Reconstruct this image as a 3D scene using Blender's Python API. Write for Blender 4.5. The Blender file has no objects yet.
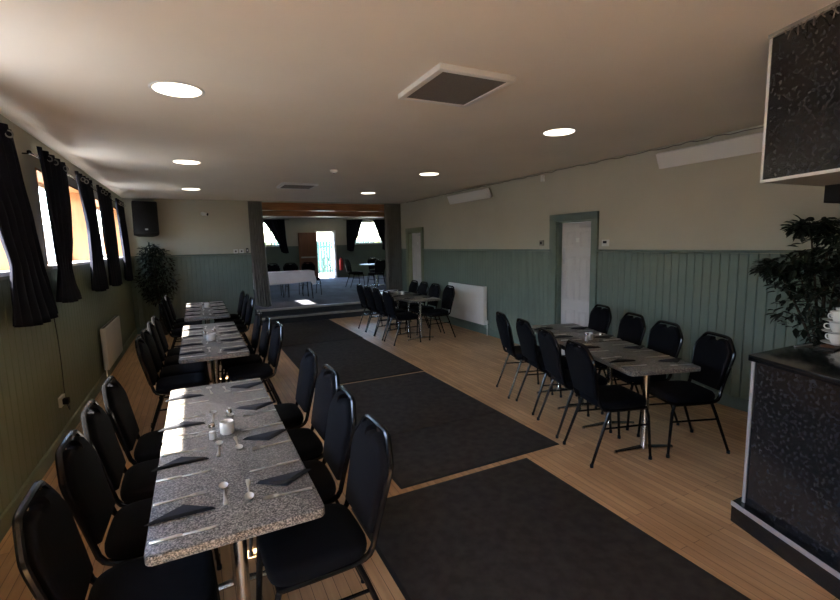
import bpy, bmesh, math, random
from mathutils import Vector, Matrix
random.seed(7)
scene = bpy.context.scene
COL = scene.collection
PI = math.pi

# ------------------------------------------------------------------ camera
F_PX, YAW, PITCH, ROLL, CAM_Z = 452.22, 0.457878, 0.125885, -0.022758, 1.7419
cam_data = bpy.data.cameras.new('camera')
cam = bpy.data.objects.new('camera', cam_data)
COL.objects.link(cam)
cam_data.sensor_fit = 'HORIZONTAL'
cam_data.sensor_width = 36.0
cam_data.lens = F_PX * 36.0 / 840.0
cam_data.clip_start = 0.05
_f = Vector((math.sin(YAW), math.cos(YAW), 0))
_r = Vector((math.cos(YAW), -math.sin(YAW), 0))
_u = Vector((0, 0, 1))
_f2 = _f * math.cos(PITCH) - _u * math.sin(PITCH)
_u2 = _f * math.sin(PITCH) + _u * math.cos(PITCH)
_r3 = _r * math.cos(ROLL) + _u2 * math.sin(ROLL)
_u3 = -_r * math.sin(ROLL) + _u2 * math.cos(ROLL)
cam.matrix_world = Matrix(((_r3.x, _u3.x, -_f2.x, 0), (_r3.y, _u3.y, -_f2.y, 0),
                           (_r3.z, _u3.z, -_f2.z, CAM_Z), (0, 0, 0, 1)))
scene.camera = cam

# ------------------------------------------------------------------ light
SUN_STRENGTH, SKY_STRENGTH, LAMP_STRENGTH, EXPOSURE = 80.0, 4.2, 4.5, 0.3
SUN_DIR = Vector((1.0, 0.0, -1.27))
world = bpy.data.worlds.new('world')
scene.world = world
world.use_nodes = True
wn = world.node_tree.nodes
wl = world.node_tree.links
sky = wn.new('ShaderNodeTexSky')
sky.sky_type = 'NISHITA'
sky.sun_disc = False
sky.sun_elevation = math.radians(57)
sky.sun_rotation = math.radians(270)
wl.new(sky.outputs[0], wn['Background'].inputs[0])
wn['Background'].inputs[1].default_value = SKY_STRENGTH
sun_data = bpy.data.lights.new('sun', 'SUN')
sun_data.energy = SUN_STRENGTH
sun_data.angle = math.radians(0.6)
sun_data.color = (1.0, 0.93, 0.82)
sun = bpy.data.objects.new('sun', sun_data)
COL.objects.link(sun)
sun.location = (-6, 3, 8)
sun.rotation_euler = SUN_DIR.to_track_quat('-Z', 'Y').to_euler()
vs = scene.view_settings
vs.view_transform = 'Standard'
vs.look = 'None'
vs.gamma = 1.0
vs.use_curve_mapping = False
vs.exposure = EXPOSURE
scene.cycles.max_bounces = 10
scene.cycles.diffuse_bounces = 6
scene.cycles.transparent_max_bounces = 12
scene.cycles.caustics_reflective = True
scene.cycles.sample_clamp_indirect = 6.0

# ------------------------------------------------------------------ room numbers (metres)
XL, XR, YF, YB, H = -1.207, 4.812, -3.2, 10.85, 2.756
WAINS = 1.588
TH = 0.25
STZ, STY = 0.31, 10.70          # stage floor height and front edge
SBY, SXL, SXR, SH = 19.40, -1.2, 9.0, 2.90   # stage room
LWIN = [(2.2, 4.28), (5.19, 7.15), (7.85, 10.05)]
WZ0, WZ1 = 1.59, 2.48

# ------------------------------------------------------------------ materials
def sock(node, *names):
    for n in names:
        if n in node.inputs: return node.inputs[n]
def mat(name, col, rough=0.5, metal=0.0, noise=0.0, nscale=8.0, bump=0.0, bscale=60.0, spec=0.5, sheen=0.0, coat=0.0, col2=None, stretch=None, detail=4.0):
    m = bpy.data.materials.new(name)
    m.use_nodes = True
    nt = m.node_tree
    b = nt.nodes['Principled BSDF']
    b.inputs['Roughness'].default_value = rough
    b.inputs['Metallic'].default_value = metal
    sock(b, 'Specular IOR Level').default_value = spec
    if sheen: sock(b, 'Sheen Weight').default_value = sheen
    if coat: sock(b, 'Coat Weight').default_value = coat
    tc = nt.nodes.new('ShaderNodeTexCoord')
    mp = nt.nodes.new('ShaderNodeMapping')
    nt.links.new(tc.outputs['Object'], mp.inputs[0])
    if stretch: mp.inputs['Scale'].default_value = stretch
    c2 = col2 if col2 else tuple(max(0, c * (1 - noise)) for c in col)
    n = nt.nodes.new('ShaderNodeTexNoise')
    n.inputs['Scale'].default_value = nscale
    n.inputs['Detail'].default_value = detail
    nt.links.new(mp.outputs[0], n.inputs['Vector'])
    r = nt.nodes.new('ShaderNodeValToRGB')
    r.color_ramp.elements[0].position = 0.35
    r.color_ramp.elements[1].position = 0.65
    r.color_ramp.elements[0].color = (*c2, 1)
    r.color_ramp.elements[1].color = (*col, 1)
    nt.links.new(n.outputs[0], r.inputs[0])
    nt.links.new(r.outputs[0], b.inputs['Base Color'])
    if bump:
        n2 = nt.nodes.new('ShaderNodeTexNoise')
        n2.inputs['Scale'].default_value = bscale
        n2.inputs['Detail'].default_value = 3
        nt.links.new(mp.outputs[0], n2.inputs['Vector'])
        bp = nt.nodes.new('ShaderNodeBump')
        bp.inputs['Strength'].default_value = bump
        bp.inputs['Distance'].default_value = 0.01
        nt.links.new(n2.outputs[0], bp.inputs['Height'])
        nt.links.new(bp.outputs[0], b.inputs['Normal'])
    return m
def emit(name, col, strength):
    m = bpy.data.materials.new(name)
    m.use_nodes = True
    nt = m.node_tree
    nt.nodes.remove(nt.nodes['Principled BSDF'])
    e = nt.nodes.new('ShaderNodeEmission')
    e.inputs[0].default_value = (*col, 1)
    e.inputs[1].default_value = strength
    nt.links.new(e.outputs[0], nt.nodes['Material Output'].inputs[0])
    return m
def glass_mat(name, tint=(1, 1, 1), gl=0.05):
    m = bpy.data.materials.new(name)
    m.use_nodes = True
    nt = m.node_tree
    nt.nodes.remove(nt.nodes['Principled BSDF'])
    t = nt.nodes.new('ShaderNodeBsdfTransparent')
    t.inputs[0].default_value = (*tint, 1)
    g = nt.nodes.new('ShaderNodeBsdfGlossy')
    g.inputs['Roughness'].default_value = 0.02
    mx = nt.nodes.new('ShaderNodeMixShader')
    mx.inputs[0].default_value = gl
    nt.links.new(t.outputs[0], mx.inputs[1])
    nt.links.new(g.outputs[0], mx.inputs[2])
    nt.links.new(mx.outputs[0], nt.nodes['Material Output'].inputs[0])
    return m
def wood_floor():
    m = mat('strip_wood', (0.4, 0.25, 0.12), rough=0.42)
    nt = m.node_tree
    b = nt.nodes['Principled BSDF']
    tc = nt.nodes.new('ShaderNodeTexCoord')
    sep = nt.nodes.new('ShaderNodeSeparateXYZ')
    com = nt.nodes.new('ShaderNodeCombineXYZ')
    nt.links.new(tc.outputs['Object'], sep.inputs[0])
    nt.links.new(sep.outputs[1], com.inputs[0])
    nt.links.new(sep.outputs[0], com.inputs[1])
    br = nt.nodes.new('ShaderNodeTexBrick')
    br.inputs['Scale'].default_value = 1.0
    br.inputs['Brick Width'].default_value = 0.9
    br.inputs['Row Height'].default_value = 0.058
    br.inputs['Mortar Size'].default_value = 0.0016
    br.inputs['Mortar Smooth'].default_value = 0.3
    br.inputs['Color1'].default_value = (0.66, 0.415, 0.21, 1)
    br.inputs['Color2'].default_value = (0.50, 0.30, 0.145, 1)
    br.inputs['Mortar'].default_value = (0.10, 0.055, 0.025, 1)
    br.offset = 0.37
    nt.links.new(com.outputs[0], br.inputs['Vector'])
    mp = nt.nodes.new('ShaderNodeMapping')
    mp.inputs['Scale'].default_value = (18, 1.2, 1)
    nt.links.new(tc.outputs['Object'], mp.inputs[0])
    n = nt.nodes.new('ShaderNodeTexNoise')
    n.inputs['Scale'].default_value = 2.0
    n.inputs['Detail'].default_value = 6
    nt.links.new(mp.outputs[0], n.inputs['Vector'])
    mx = nt.nodes.new('ShaderNodeMix')
    mx.data_type = 'RGBA'
    mx.blend_type = 'MULTIPLY'
    mx.inputs[0].default_value = 0.55
    rp = nt.nodes.new('ShaderNodeValToRGB')
    rp.color_ramp.elements[0].position = 0.3
    rp.color_ramp.elements[0].color = (0.62, 0.55, 0.48, 1)
    rp.color_ramp.elements[1].position = 0.62
    nt.links.new(n.outputs[0], rp.inputs[0])
    nt.links.new(br.outputs[0], mx.inputs[6])
    nt.links.new(rp.outputs[0], mx.inputs[7])
    # worn scuffs
    n2 = nt.nodes.new('ShaderNodeTexNoise')
    n2.inputs['Scale'].default_value = 1.6
    n2.inputs['Detail'].default_value = 9
    nt.links.new(tc.outputs['Object'], n2.inputs['Vector'])
    rp2 = nt.nodes.new('ShaderNodeValToRGB')
    rp2.color_ramp.elements[0].position = 0.35
    rp2.color_ramp.elements[0].color = (0.78, 0.74, 0.7, 1)
    rp2.color_ramp.elements[1].position = 0.6
    nt.links.new(n2.outputs[0], rp2.inputs[0])
    mx2 = nt.nodes.new('ShaderNodeMix')
    mx2.data_type = 'RGBA'
    mx2.blend_type = 'MULTIPLY'
    mx2.inputs[0].default_value = 0.8
    nt.links.new(mx.outputs[2], mx2.inputs[6])
    nt.links.new(rp2.outputs[0], mx2.inputs[7])
    nt.links.new(mx2.outputs[2], b.inputs['Base Color'])
    return m
def speckle(name, base, dark, light, scale, rough):
    m = mat(name, base, rough=rough)
    nt = m.node_tree
    b = nt.nodes['Principled BSDF']
    tc = nt.nodes.new('ShaderNodeTexCoord')
    v = nt.nodes.new('ShaderNodeTexNoise')
    v.inputs['Scale'].default_value = scale
    v.inputs['Detail'].default_value = 3
    nt.links.new(tc.outputs['Object'], v.inputs['Vector'])
    r = nt.nodes.new('ShaderNodeValToRGB')
    e = r.color_ramp.elements
    e[0].position = 0.36; e[0].color = (*dark, 1)
    e[1].position = 0.66; e[1].color = (*light, 1)
    k = e.new(0.48); k.color = (*base, 1)
    nt.links.new(v.outputs[0], r.inputs[0])
    nt.links.new(r.outputs[0], b.inputs['Base Color'])
    return m

M = {}
M['floor'] = wood_floor()
M['ceiling'] = mat('ceiling_paint', (0.78, 0.72, 0.625), rough=0.6, noise=0.05, nscale=1.5, bump=0.12, bscale=3.0, spec=0.35)
M['cream'] = mat('cream_wall_paint', (0.45, 0.43, 0.34), rough=0.75, noise=0.05, nscale=2.0, bump=0.05, bscale=40)
M['green'] = mat('sage_green_paint', (0.14, 0.185, 0.15), rough=0.5, noise=0.10, nscale=2.5)
M['green_dark'] = mat('dark_green_paint', (0.195, 0.225, 0.145), rough=0.5, noise=0.1, nscale=3)
M['white'] = mat('white_gloss', (0.72, 0.71, 0.68), rough=0.4, noise=0.03)
M['white_door'] = mat('white_door_paint', (0.58, 0.56, 0.54), rough=0.45, noise=0.03)
M['plastic'] = mat('white_plastic', (0.70, 0.70, 0.66), rough=0.4, noise=0.02)
M['black_plastic'] = mat('black_plastic', (0.005, 0.005, 0.0055), rough=0.65, spec=0.2, noise=0.2)
M['mat'] = mat('dark_carpet_mat', (0.052, 0.046, 0.042), rough=0.95, noise=0.35, nscale=14, bump=0.6, bscale=400, spec=0.15)
M['mat_edge'] = mat('mat_rubber_edge', (0.010, 0.010, 0.010), rough=0.8, noise=0.2)
M['fabric'] = mat('black_chair_fabric', (0.0035, 0.0035, 0.005), rough=0.95, noise=0.2, nscale=60, bump=0.3, bscale=500, spec=0.12, sheen=0.0)
M['frame'] = mat('black_metal_tube', (0.004, 0.004, 0.0045), rough=0.22, noise=0.1, spec=0.3)
M['chrome'] = mat('brushed_chrome', (0.62, 0.60, 0.56), rough=0.25, metal=1.0, noise=0.08, nscale=30)
M['eyelet'] = mat('antique_eyelet_metal', (0.25, 0.24, 0.22), rough=0.4, metal=1.0, noise=0.1)
M['steel'] = mat('cutlery_steel', (0.86, 0.85, 0.82), rough=0.3, metal=1.0, noise=0.04)
M['table'] = speckle('grey_speckled_laminate', (0.100, 0.093, 0.084), (0.016, 0.0145, 0.013), (0.36, 0.335, 0.305), 170, 0.33)
M['napkin'] = mat('black_paper_napkin', (0.009, 0.010, 0.015), rough=0.9, noise=0.25, nscale=30, bump=0.2, bscale=200)
M['ceramic'] = mat('white_ceramic', (0.78, 0.77, 0.73), rough=0.25, noise=0.02)
M['brown'] = mat('brown_grounds', (0.12, 0.05, 0.025), rough=0.7, noise=0.3, nscale=40)
M['curtain'] = mat('black_curtain_cloth', (0.0068, 0.0075, 0.0135), rough=0.95, noise=0.25, nscale=8, bump=0.15, bscale=200, spec=0.15)
M['curtain_grey'] = mat('grey_stage_curtain', (0.17, 0.165, 0.142), rough=0.9, noise=0.12, nscale=6, bump=0.15, bscale=150)
M['marble'] = mat('black_marbled_laminate', (0.0195, 0.020, 0.0225), rough=0.14, nscale=52, detail=12, col2=(0.006, 0.0061, 0.007), bump=0.03, bscale=120)
M['black_top'] = mat('black_worktop', (0.010, 0.010, 0.011), rough=0.12, noise=0.3, nscale=40, spec=0.35)
M['alu'] = mat('aluminium_trim', (0.50, 0.50, 0.50), rough=0.4, metal=0.6, noise=0.05)
M['lead'] = mat('leaf_green', (0.010, 0.019, 0.009), rough=0.5, spec=0.35, noise=0.5, nscale=20)
M['bark'] = mat('bark', (0.05, 0.035, 0.022), rough=0.8, noise=0.4, nscale=20, bump=0.4)
M['pot'] = mat('dark_pot', (0.03, 0.028, 0.026), rough=0.5, noise=0.2)
M['soil'] = mat('soil', (0.03, 0.02, 0.014), rough=0.95, noise=0.4, nscale=40, bump=0.5)
M['beam'] = mat('varnished_timber', (0.46, 0.20, 0.075), rough=0.28, noise=0.35, nscale=5, stretch=(0.6, 8, 8))
M['brown_door'] = mat('brown_door_wood', (0.20, 0.085, 0.045), rough=0.45, noise=0.25, nscale=5, stretch=(8, 8, 0.6))
M['jamb'] = mat('orange_timber', (0.42, 0.175, 0.055), rough=0.6, noise=0.22, nscale=4, stretch=(6, 6, 0.8))
M['carpet'] = mat('blue_carpet', (0.060, 0.062, 0.085), rough=0.9, noise=0.55, nscale=2.2, bump=0.4, bscale=300, stretch=(1.0, 0.5, 1))
M['nosing'] = mat('step_nosing', (0.28, 0.26, 0.22), rough=0.45, noise=0.2)
M['step_dark'] = mat('step_carpet', (0.022, 0.022, 0.024), rough=0.9, noise=0.3, nscale=20)
M['cloth'] = mat('white_tablecloth', (0.72, 0.72, 0.74), rough=0.85, noise=0.05)
M['red'] = mat('red_paint', (0.50, 0.03, 0.02), rough=0.35, noise=0.1)
M['glass'] = glass_mat('window_glass')
M['clear'] = glass_mat('clear_glass', (0.93, 0.94, 0.94))
M['lamp'] = emit('lamp_diffuser', (1.0, 0.86, 0.68), LAMP_STRENGTH)
M['grille'] = mat('vent_grille_grey', (0.13, 0.12, 0.11), rough=0.6, noise=0.2, nscale=120)
M['brick'] = mat('outside_brick', (0.66, 0.63, 0.58), rough=0.85, noise=0.3, nscale=6)
M['paving'] = mat('pale_paving', (0.55, 0.52, 0.47), rough=0.85, noise=0.25, nscale=3)
M['fence'] = mat('green_fence', (0.030, 0.095, 0.065), rough=0.7, noise=0.25, nscale=4)
M['hedge'] = mat('sunlit_leaves', (0.22, 0.23, 0.06), rough=0.6, noise=0.4, nscale=20)
M['cable'] = mat('grey_cable', (0.02, 0.02, 0.02), rough=0.6, noise=0.1)
M['tinsel'] = mat('garland_strip', (0.16, 0.14, 0.11), rough=0.6, noise=0.5, nscale=60)

# ------------------------------------------------------------------ mesh helpers
class MB:
    def __init__(s): s.bm = bmesh.new()
    def box(s, x0, x1, y0, y1, z0, z1, bev=0.0, mtx=None, seg=2):
        b2 = bmesh.new()
        v = [b2.verts.new(p) for p in ((x0,y0,z0),(x1,y0,z0),(x1,y1,z0),(x0,y1,z0),(x0,y0,z1),(x1,y0,z1),(x1,y1,z1),(x0,y1,z1))]
        for f in ((3,2,1,0),(4,5,6,7),(0,1,5,4),(1,2,6,5),(2,3,7,6),(3,0,4,7)): b2.faces.new([v[i] for i in f])
        if bev: bmesh.ops.bevel(b2, geom=b2.edges[:], offset=bev, segments=seg, affect='EDGES', profile=0.5)
        s._merge(b2, mtx); return s
    def _merge(s, b2, mtx=None):
        if mtx is not None: bmesh.ops.transform(b2, matrix=mtx, verts=b2.verts[:])
        me = bpy.data.meshes.new('tmp'); b2.to_mesh(me); b2.free()
        s.bm.from_mesh(me); bpy.data.meshes.remove(me)
    def prism(s, pts, z0, z1, bev=0.0, mtx=None, seg=2):
        b2 = bmesh.new()
        lo = [b2.verts.new((x, y, z0)) for x, y in pts]; hi = [b2.verts.new((x, y, z1)) for x, y in pts]
        n = len(pts)
        b2.faces.new(hi); b2.faces.new(lo[::-1])
        for i in range(n):
            j = (i + 1) % n
            b2.faces.new((lo[i], lo[j], hi[j], hi[i]))
        bmesh.ops.recalc_face_normals(b2, faces=b2.faces[:])
        if bev: bmesh.ops.bevel(b2, geom=b2.edges[:], offset=bev, segments=seg, affect='EDGES', profile=0.5)
        s._merge(b2, mtx); return s
    def tube(s, path, r, seg=8, closed=False, cap=True, flat=1.0, smooth_n=0):
        pts = [Vector(p) for p in path]
        if smooth_n:
            pts = chaikin(pts, smooth_n, closed)
            if isinstance(r, (list, tuple)):
                r = [q.x for q in chaikin([Vector((v, 0, 0)) for v in r], smooth_n, closed)]
        n = len(pts); rings = []; prev = None
        for i, p in enumerate(pts):
            a = pts[i-1] if (i > 0 or closed) else p
            b = pts[(i+1) % n] if (i < n-1 or closed) else p
            t = (b - a).normalized()
            if prev is None:
                up = Vector((0,0,1)) if abs(t.z) < 0.9 else Vector((0,1,0))
                nx = t.cross(up).normalized()
            else:
                nx = (prev - t * prev.dot(t)).normalized()
            prev = nx; ny = t.cross(nx)
            rr = r[i] if isinstance(r, (list, tuple)) else r
            rings.append([s.bm.verts.new(p + nx*rr*math.cos(2*PI*k/seg) + ny*rr*flat*math.sin(2*PI*k/seg)) for k in range(seg)])
        m = n if closed else n-1
        for i in range(m):
            A, B = rings[i], rings[(i+1) % n]
            for k in range(seg):
                s.bm.faces.new((A[k], A[(k+1)%seg], B[(k+1)%seg], B[k]))
        if cap and not closed:
            s.bm.faces.new(rings[0][::-1]); s.bm.faces.new(rings[-1])
        return s
    def lathe(s, prof, c=(0,0,0), seg=24, mtx=None):
        c = tuple(c)
        b2 = bmesh.new(); rings = []
        for r, z in prof:
            if r < 1e-6: rings.append([b2.verts.new((c[0], c[1], c[2]+z))])
            else: rings.append([b2.verts.new((c[0]+r*math.cos(2*PI*k/seg), c[1]+r*math.sin(2*PI*k/seg), c[2]+z)) for k in range(seg)])
        for A, B in zip(rings, rings[1:]):
            for k in range(seg):
                j = (k+1) % seg
                if len(A) == 1 and len(B) == 1: continue
                if len(A) == 1: b2.faces.new((A[0], B[k], B[j]))
                elif len(B) == 1: b2.faces.new((A[k], A[j], B[0]))
                else: b2.faces.new((A[k], A[j], B[j], B[k]))
        s._merge(b2, mtx); return s
    def grid(s, nu, nv, fn, close_u=False):
        vs_ = [[s.bm.verts.new(fn(i/(nu if close_u else nu-1), j/(nv-1))) for j in range(nv)] for i in range(nu)]
        for i in range(nu if close_u else nu-1):
            for j in range(nv-1):
                k = (i+1) % nu
                s.bm.faces.new((vs_[i][j], vs_[k][j], vs_[k][j+1], vs_[i][j+1]))
        return s
    def rings(s, loops, cap=True):
        R = [[s.bm.verts.new(p) for p in L] for L in loops]
        n = len(R[0])
        for A, B in zip(R, R[1:]):
            for k in range(n): s.bm.faces.new((A[k], A[(k+1)%n], B[(k+1)%n], B[k]))
        if cap:
            s.bm.faces.new(R[0][::-1]); s.bm.faces.new(R[-1])
        return s
    def build(s, name, m, parent=None, smooth=True, angle=40, fix=True):
        if fix: bmesh.ops.recalc_face_normals(s.bm, faces=s.bm.faces[:])
        me = bpy.data.meshes.new(name); s.bm.to_mesh(me); s.bm.free()
        me.materials.append(m if not isinstance(m, str) else M[m])
        if smooth:
            me.polygons.foreach_set('use_smooth', [True]*len(me.polygons))
            try: me.set_sharp_from_angle(angle=math.radians(angle))
            except Exception: pass
        o = bpy.data.objects.new(name, me); COL.objects.link(o)
        if parent is not None: o.parent = parent
        return o
def chaikin(pts, n, closed=False):
    for _ in range(n):
        out = []
        m = len(pts)
        if not closed: out.append(pts[0])
        for i in range(m if closed else m-1):
            a, b = pts[i], pts[(i+1) % m]
            out += [a*0.75 + b*0.25, a*0.25 + b*0.75]
        if not closed: out.append(pts[-1])
        pts = out
    return pts
def tag(o, label=None, cat=None, group=None, kind=None):
    if label: o['label'] = label
    if cat: o['category'] = cat
    if group: o['group'] = group
    if kind: o['kind'] = kind
    return o
def empty(name, loc=(0,0,0), rz=0.0):
    o = bpy.data.objects.new(name, None); COL.objects.link(o)
    o.location = loc; o.rotation_euler = (0, 0, rz); o.empty_display_size = 0.1
    return o
def copy_tree(o, parent=None):
    c = o.copy(); COL.objects.link(c); c.parent = parent
    for ch in list(o.children): copy_tree(ch, c)
    return c
def struct(o, label=None): return tag(o, label, None, None, 'structure')
def rotz(a, c=(0,0,0)): return Matrix.Translation(Vector(c)) @ Matrix.Rotation(a, 4, 'Z')

# ------------------------------------------------------------------ room shell
struct(MB().box(XL-TH, XR+TH, YF-TH, YB+0.12, -0.2, 0.0).build('floor', 'floor', smooth=False))
struct(MB().box(XL-TH, XR+TH, YF-TH, YB+0.12, H, H+0.2).build('ceiling', 'ceiling', smooth=False))
# left wall with its window openings
w = MB()
GD = (-1.5, 0.1, 2.20)            # unseen glazed doors behind the camera, added to bounce sun onto the ceiling
w.box(XL-TH, XL, YF, GD[0], 0, H)
w.box(XL-TH, XL, GD[0], GD[1], GD[2], H)
w.box(XL-TH, XL, GD[1], YB+0.12, 0, WZ0)
w.box(XL-TH, XL, GD[1], YB+0.12, WZ1, H)
ys = [GD[1]] + [v for ab in LWIN for v in ab] + [YB+0.12]
for a, b in zip(ys[0::2], ys[1::2]): w.box(XL-TH, XL, a, b, WZ0, WZ1)
struct(w.build('wall_left', 'cream', smooth=False))
# right wall with two door openings
D1 = (4.47, 5.13, 2.0); D2 = (9.60, 10.30, 2.0)
w = MB()
for a, b in ((YF, D1[0]), (D1[1], D2[0]), (D2[1], YB+0.12)): w.box(XR, XR+TH, a, b, 0, H)
for d in (D1, D2): w.box(XR, XR+TH, d[0], d[1], d[2], H)
struct(w.build('wall_right', 'cream', smooth=False))
w = MB()
w.box(XL, 1.14, YB, YB+0.12, 0, H)
w.box(1.14, XR, YB, YB+0.12, 2.735, H)
struct(w.build('wall_back', 'cream', smooth=False))
struct(MB().box(XL-TH, XR+TH, YF-TH, YF, 0, H).build('wall_front', 'cream', smooth=False))

# tongue-and-groove boarding: profile along the wall extruded upwards
def boarding(name, a, b, place, ztop, m, pitch=0.088, depth=0.012):
    pts = []
    n = max(1, round((b - a) / pitch)); p = (b - a) / n
    g = 0.009
    for i in range(n):
        s0 = a + i*p
        pts += [(s0, depth*0.25), (s0+g, depth), (s0+p-g, depth)]
    pts.append((b, depth*0.25))
    mb = MB()
    lo = [mb.bm.verts.new(place(t, d, 0.0)) for t, d in pts]
    hi = [mb.bm.verts.new(place(t, d, ztop)) for t, d in pts]
    hb = [mb.bm.verts.new(place(t, 0.0005, ztop)) for t, d in pts]
    for i in range(len(pts)-1):
        mb.bm.faces.new((lo[i], lo[i+1], hi[i+1], hi[i])); mb.bm.faces.new((hi[i], hi[i+1], hb[i+1], hb[i]))
    return struct(mb.build(name, m, smooth=False))
rp = lambda t, d, z: (XR - d, t, z)
lp = lambda t, d, z: (XL + d, t, z)
bp_ = lambda t, d, z: (t, YB - d, z)
boarding('trim_1', YF, D1[0]-0.1, rp, WAINS-0.02, 'green')
boarding('trim_2', D1[1]+0.1, D2[0]-0.1, rp, WAINS-0.02, 'green')
boarding('trim_3', D2[1]+0.1, YB, rp, WAINS-0.02, 'green')
boarding('trim_4', XL, 1.14, bp_, WAINS-0.02, 'green')
boarding('trim_5', GD[1], YB, lp, WAINS-0.03, 'green_dark', pitch=0.12, depth=0.005)
# dado caps
def cap_r(n, a, b): struct(MB().box(XR-0.042, XR, a, b, WAINS-0.016, WAINS+0.012, bev=0.004).build(n, 'green'))
cap_r('trim_6', YF, D1[0]-0.1); cap_r('trim_7', D1[1]+0.1, D2[0]-0.1); cap_r('trim_8', D2[1]+0.1, YB)
struct(MB().box(XL, 1.145, YB-0.042, YB, WAINS-0.016, WAINS+0.012, bev=0.004).build('trim_9', 'green'))
struct(MB().box(XL, XL+0.028, GD[1], YB, WAINS-0.035, WAINS-0.004, bev=0.004).build('trim_10', 'green_dark'))
# skirtings
struct(MB().box(XL+0.0005, XL+0.026, GD[1], YB, 0, 0.12, bev=0.006).build('baseboard_left', 'green_dark'))
mb = MB()
for a, b in ((YF, D1[0]-0.1), (D1[1]+0.1, D2[0]-0.1), (D2[1]+0.1, YB)): mb.box(XR-0.028, XR, a, b, 0, 0.12, bev=0.006)
struct(mb.build('baseboard_right', 'green'))
struct(MB().box(XL, 1.14, YB-0.028, YB, 0, 0.12, bev=0.006).build('baseboard_back', 'green'))

# doors in the right wall
def right_door(n, d, label):
    root = empty('door_%d' % n, (XR, (d[0]+d[1])/2, 0)); struct(root, label)
    def P(mb, name, m, **k):
        o = mb.build(name, m, **k); o.parent = root; o.matrix_parent_inverse = Matrix.Translation(-Vector(root.location)); return o
    f = MB()
    fw = 0.105
    f.box(XR-0.035, XR+0.01, d[0]-fw, d[0], 0, d[2]+fw, bev=0.006)
    f.box(XR-0.035, XR+0.01, d[1], d[1]+fw+0.03, 0, d[2]+fw, bev=0.006)
    f.box(XR-0.038, XR+0.01, d[0]-fw, d[1]+fw+0.03, d[2], d[2]+fw, bev=0.006)
    P(f, 'architrave', 'green_dark' if n == 2 else 'green')
    j = MB()
    j.box(XR, XR+0.2, d[1]-0.02, d[1]-0.001, 0, d[2]); j.box(XR, XR+0.2, d[0]+0.001, d[0]+0.02, 0, d[2])
    j.box(XR, XR+0.2, d[0]+0.02, d[1]-0.02, d[2]-0.02, d[2]-0.001)
    P(j, 'jamb', 'green_dark' if n == 2 else 'green', smooth=False)
    x = XR + 0.07
    y0, y1 = d[0]+0.022, d[1]-0.022
    leaf = MB()
    leaf.box(x, x+0.035, y0, y1, 0.008, d[2]-0.022)
    W = y1-y0
    rows = ((0.16, 0.72), (0.86, 1.50), (1.62, 1.86))
    for (z0, z1) in rows:
        for k in (0, 1):
            a = y0 + 0.085 + k*(W-0.17+0.07)/2
            b = a + (W-0.17-0.07)/2
            # moulded frame around a raised field
            for (q0, q1, r0, r1) in ((a, b, z0, z0+0.018), (a, b, z1-0.018, z1), (a, a+0.018, z0+0.018, z1-0.018), (b-0.018, b, z0+0.018, z1-0.018)):
                leaf.box(x-0.007, x+0.001, q0, q1, r0, r1, bev=0.003)
            leaf.box(x-0.005, x+0.001, a+0.045, b-0.045, z0+0.05, z1-0.05, bev=0.004)
    lf = P(leaf, 'door_leaf', 'white_door')
    h = MB().box(x-0.006, x, y1-0.07, y1-0.025, 1.38, 1.62, bev=0.002)
    P(h, 'push_plate', 'alu')
    c = MB()
    c.box(x-0.05, x, y0+0.03, y0+0.24, d[2]-0.10, d[2]-0.045, bev=0.006)
    c.tube([(x-0.03, y0+0.12, d[2]-0.045), (x-0.06, y0+0.28, d[2]-0.035), (x-0.03, y0+0.40, d[2]-0.03)], 0.008, 6)
    P(c, 'door_closer', 'alu')
    g = MB().box(x-0.004, x, (y0+y1)/2-0.03, (y0+y1)/2+0.03, 1.70, 1.76, bev=0.001)
    P(g, 'sign_plate', 'plastic')
    return root
right_door(1, D1, 'white six panel door in sage frame behind the right dining table')
right_door(2, D2, 'far white door in dark green frame beside the stage curtain')

# left windows
def left_window(n, a, b):
    root = empty('window_%d' % n, (XL-TH, (a+b)/2, WZ0)); struct(root)
    inv = Matrix.Translation(-Vector(root.location))
    def P(mb, name, m, **k):
        o = mb.build(name, m, **k); o.parent = root; o.matrix_parent_inverse = inv; return o
    x0, x1 = XL-TH, XL
    j = MB()
    j.box(x0-0.02, x1+0.004, a, a+0.02, WZ0+0.02, WZ1-0.02); j.box(x0-0.02, x1+0.004, b-0.02, b, WZ0+0.02, WZ1-0.02); j.box(x0-0.02, x1+0.004, a, b, WZ1-0.02, WZ1)
    P(j, 'jamb', 'jamb', smooth=False)
    P(MB().box(x0-0.03, x1+0.045, a-0.03, b+0.03, WZ0-0.012, WZ0+0.02, bev=0.004), 'sill', 'white')
    f = MB()
    fx0, fx1 = x0+0.01, x0+0.055
    za, zb = WZ0+0.02, WZ1-0.02; ya, yb = a+0.02, b-0.02
    f.box(fx0, fx1, ya, ya+0.045, za, zb); f.box(fx0, fx1, yb-0.045, yb, za, zb)
    f.box(fx0, fx1, ya, yb, za, za+0.045); f.box(fx0, fx1, ya, yb, zb-0.045, zb)
    P(f, 'window_frame', 'white', smooth=False)
    P(MB().box(fx0+0.02, fx0+0.024, ya+0.045, yb-0.045, za+0.045, zb-0.045), 'pane', 'glass', smooth=False)
    # daylight portal just inside the glass
    pd = bpy.data.lights.new('portal', 'AREA'); pd.shape = 'RECTANGLE'; pd.size = b-a-0.1; pd.size_y = zb-za; pd.cycles.is_portal = True
    po = bpy.data.objects.new('portal', pd); COL.objects.link(po)
    po.location = (x0-0.04, (a+b)/2, (WZ0+WZ1)/2)
    po.rotation_euler = Vector((1, 0, 0)).to_track_quat('-Z', 'Z').to_euler()
for i, (a, b) in enumerate(LWIN): left_window(i+1, a, b)
gd = empty('door_4', (XL-TH, (GD[0]+GD[1])/2, 0)); struct(gd)  # added doors out of view, letting in sun for the ceiling bounce
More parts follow.
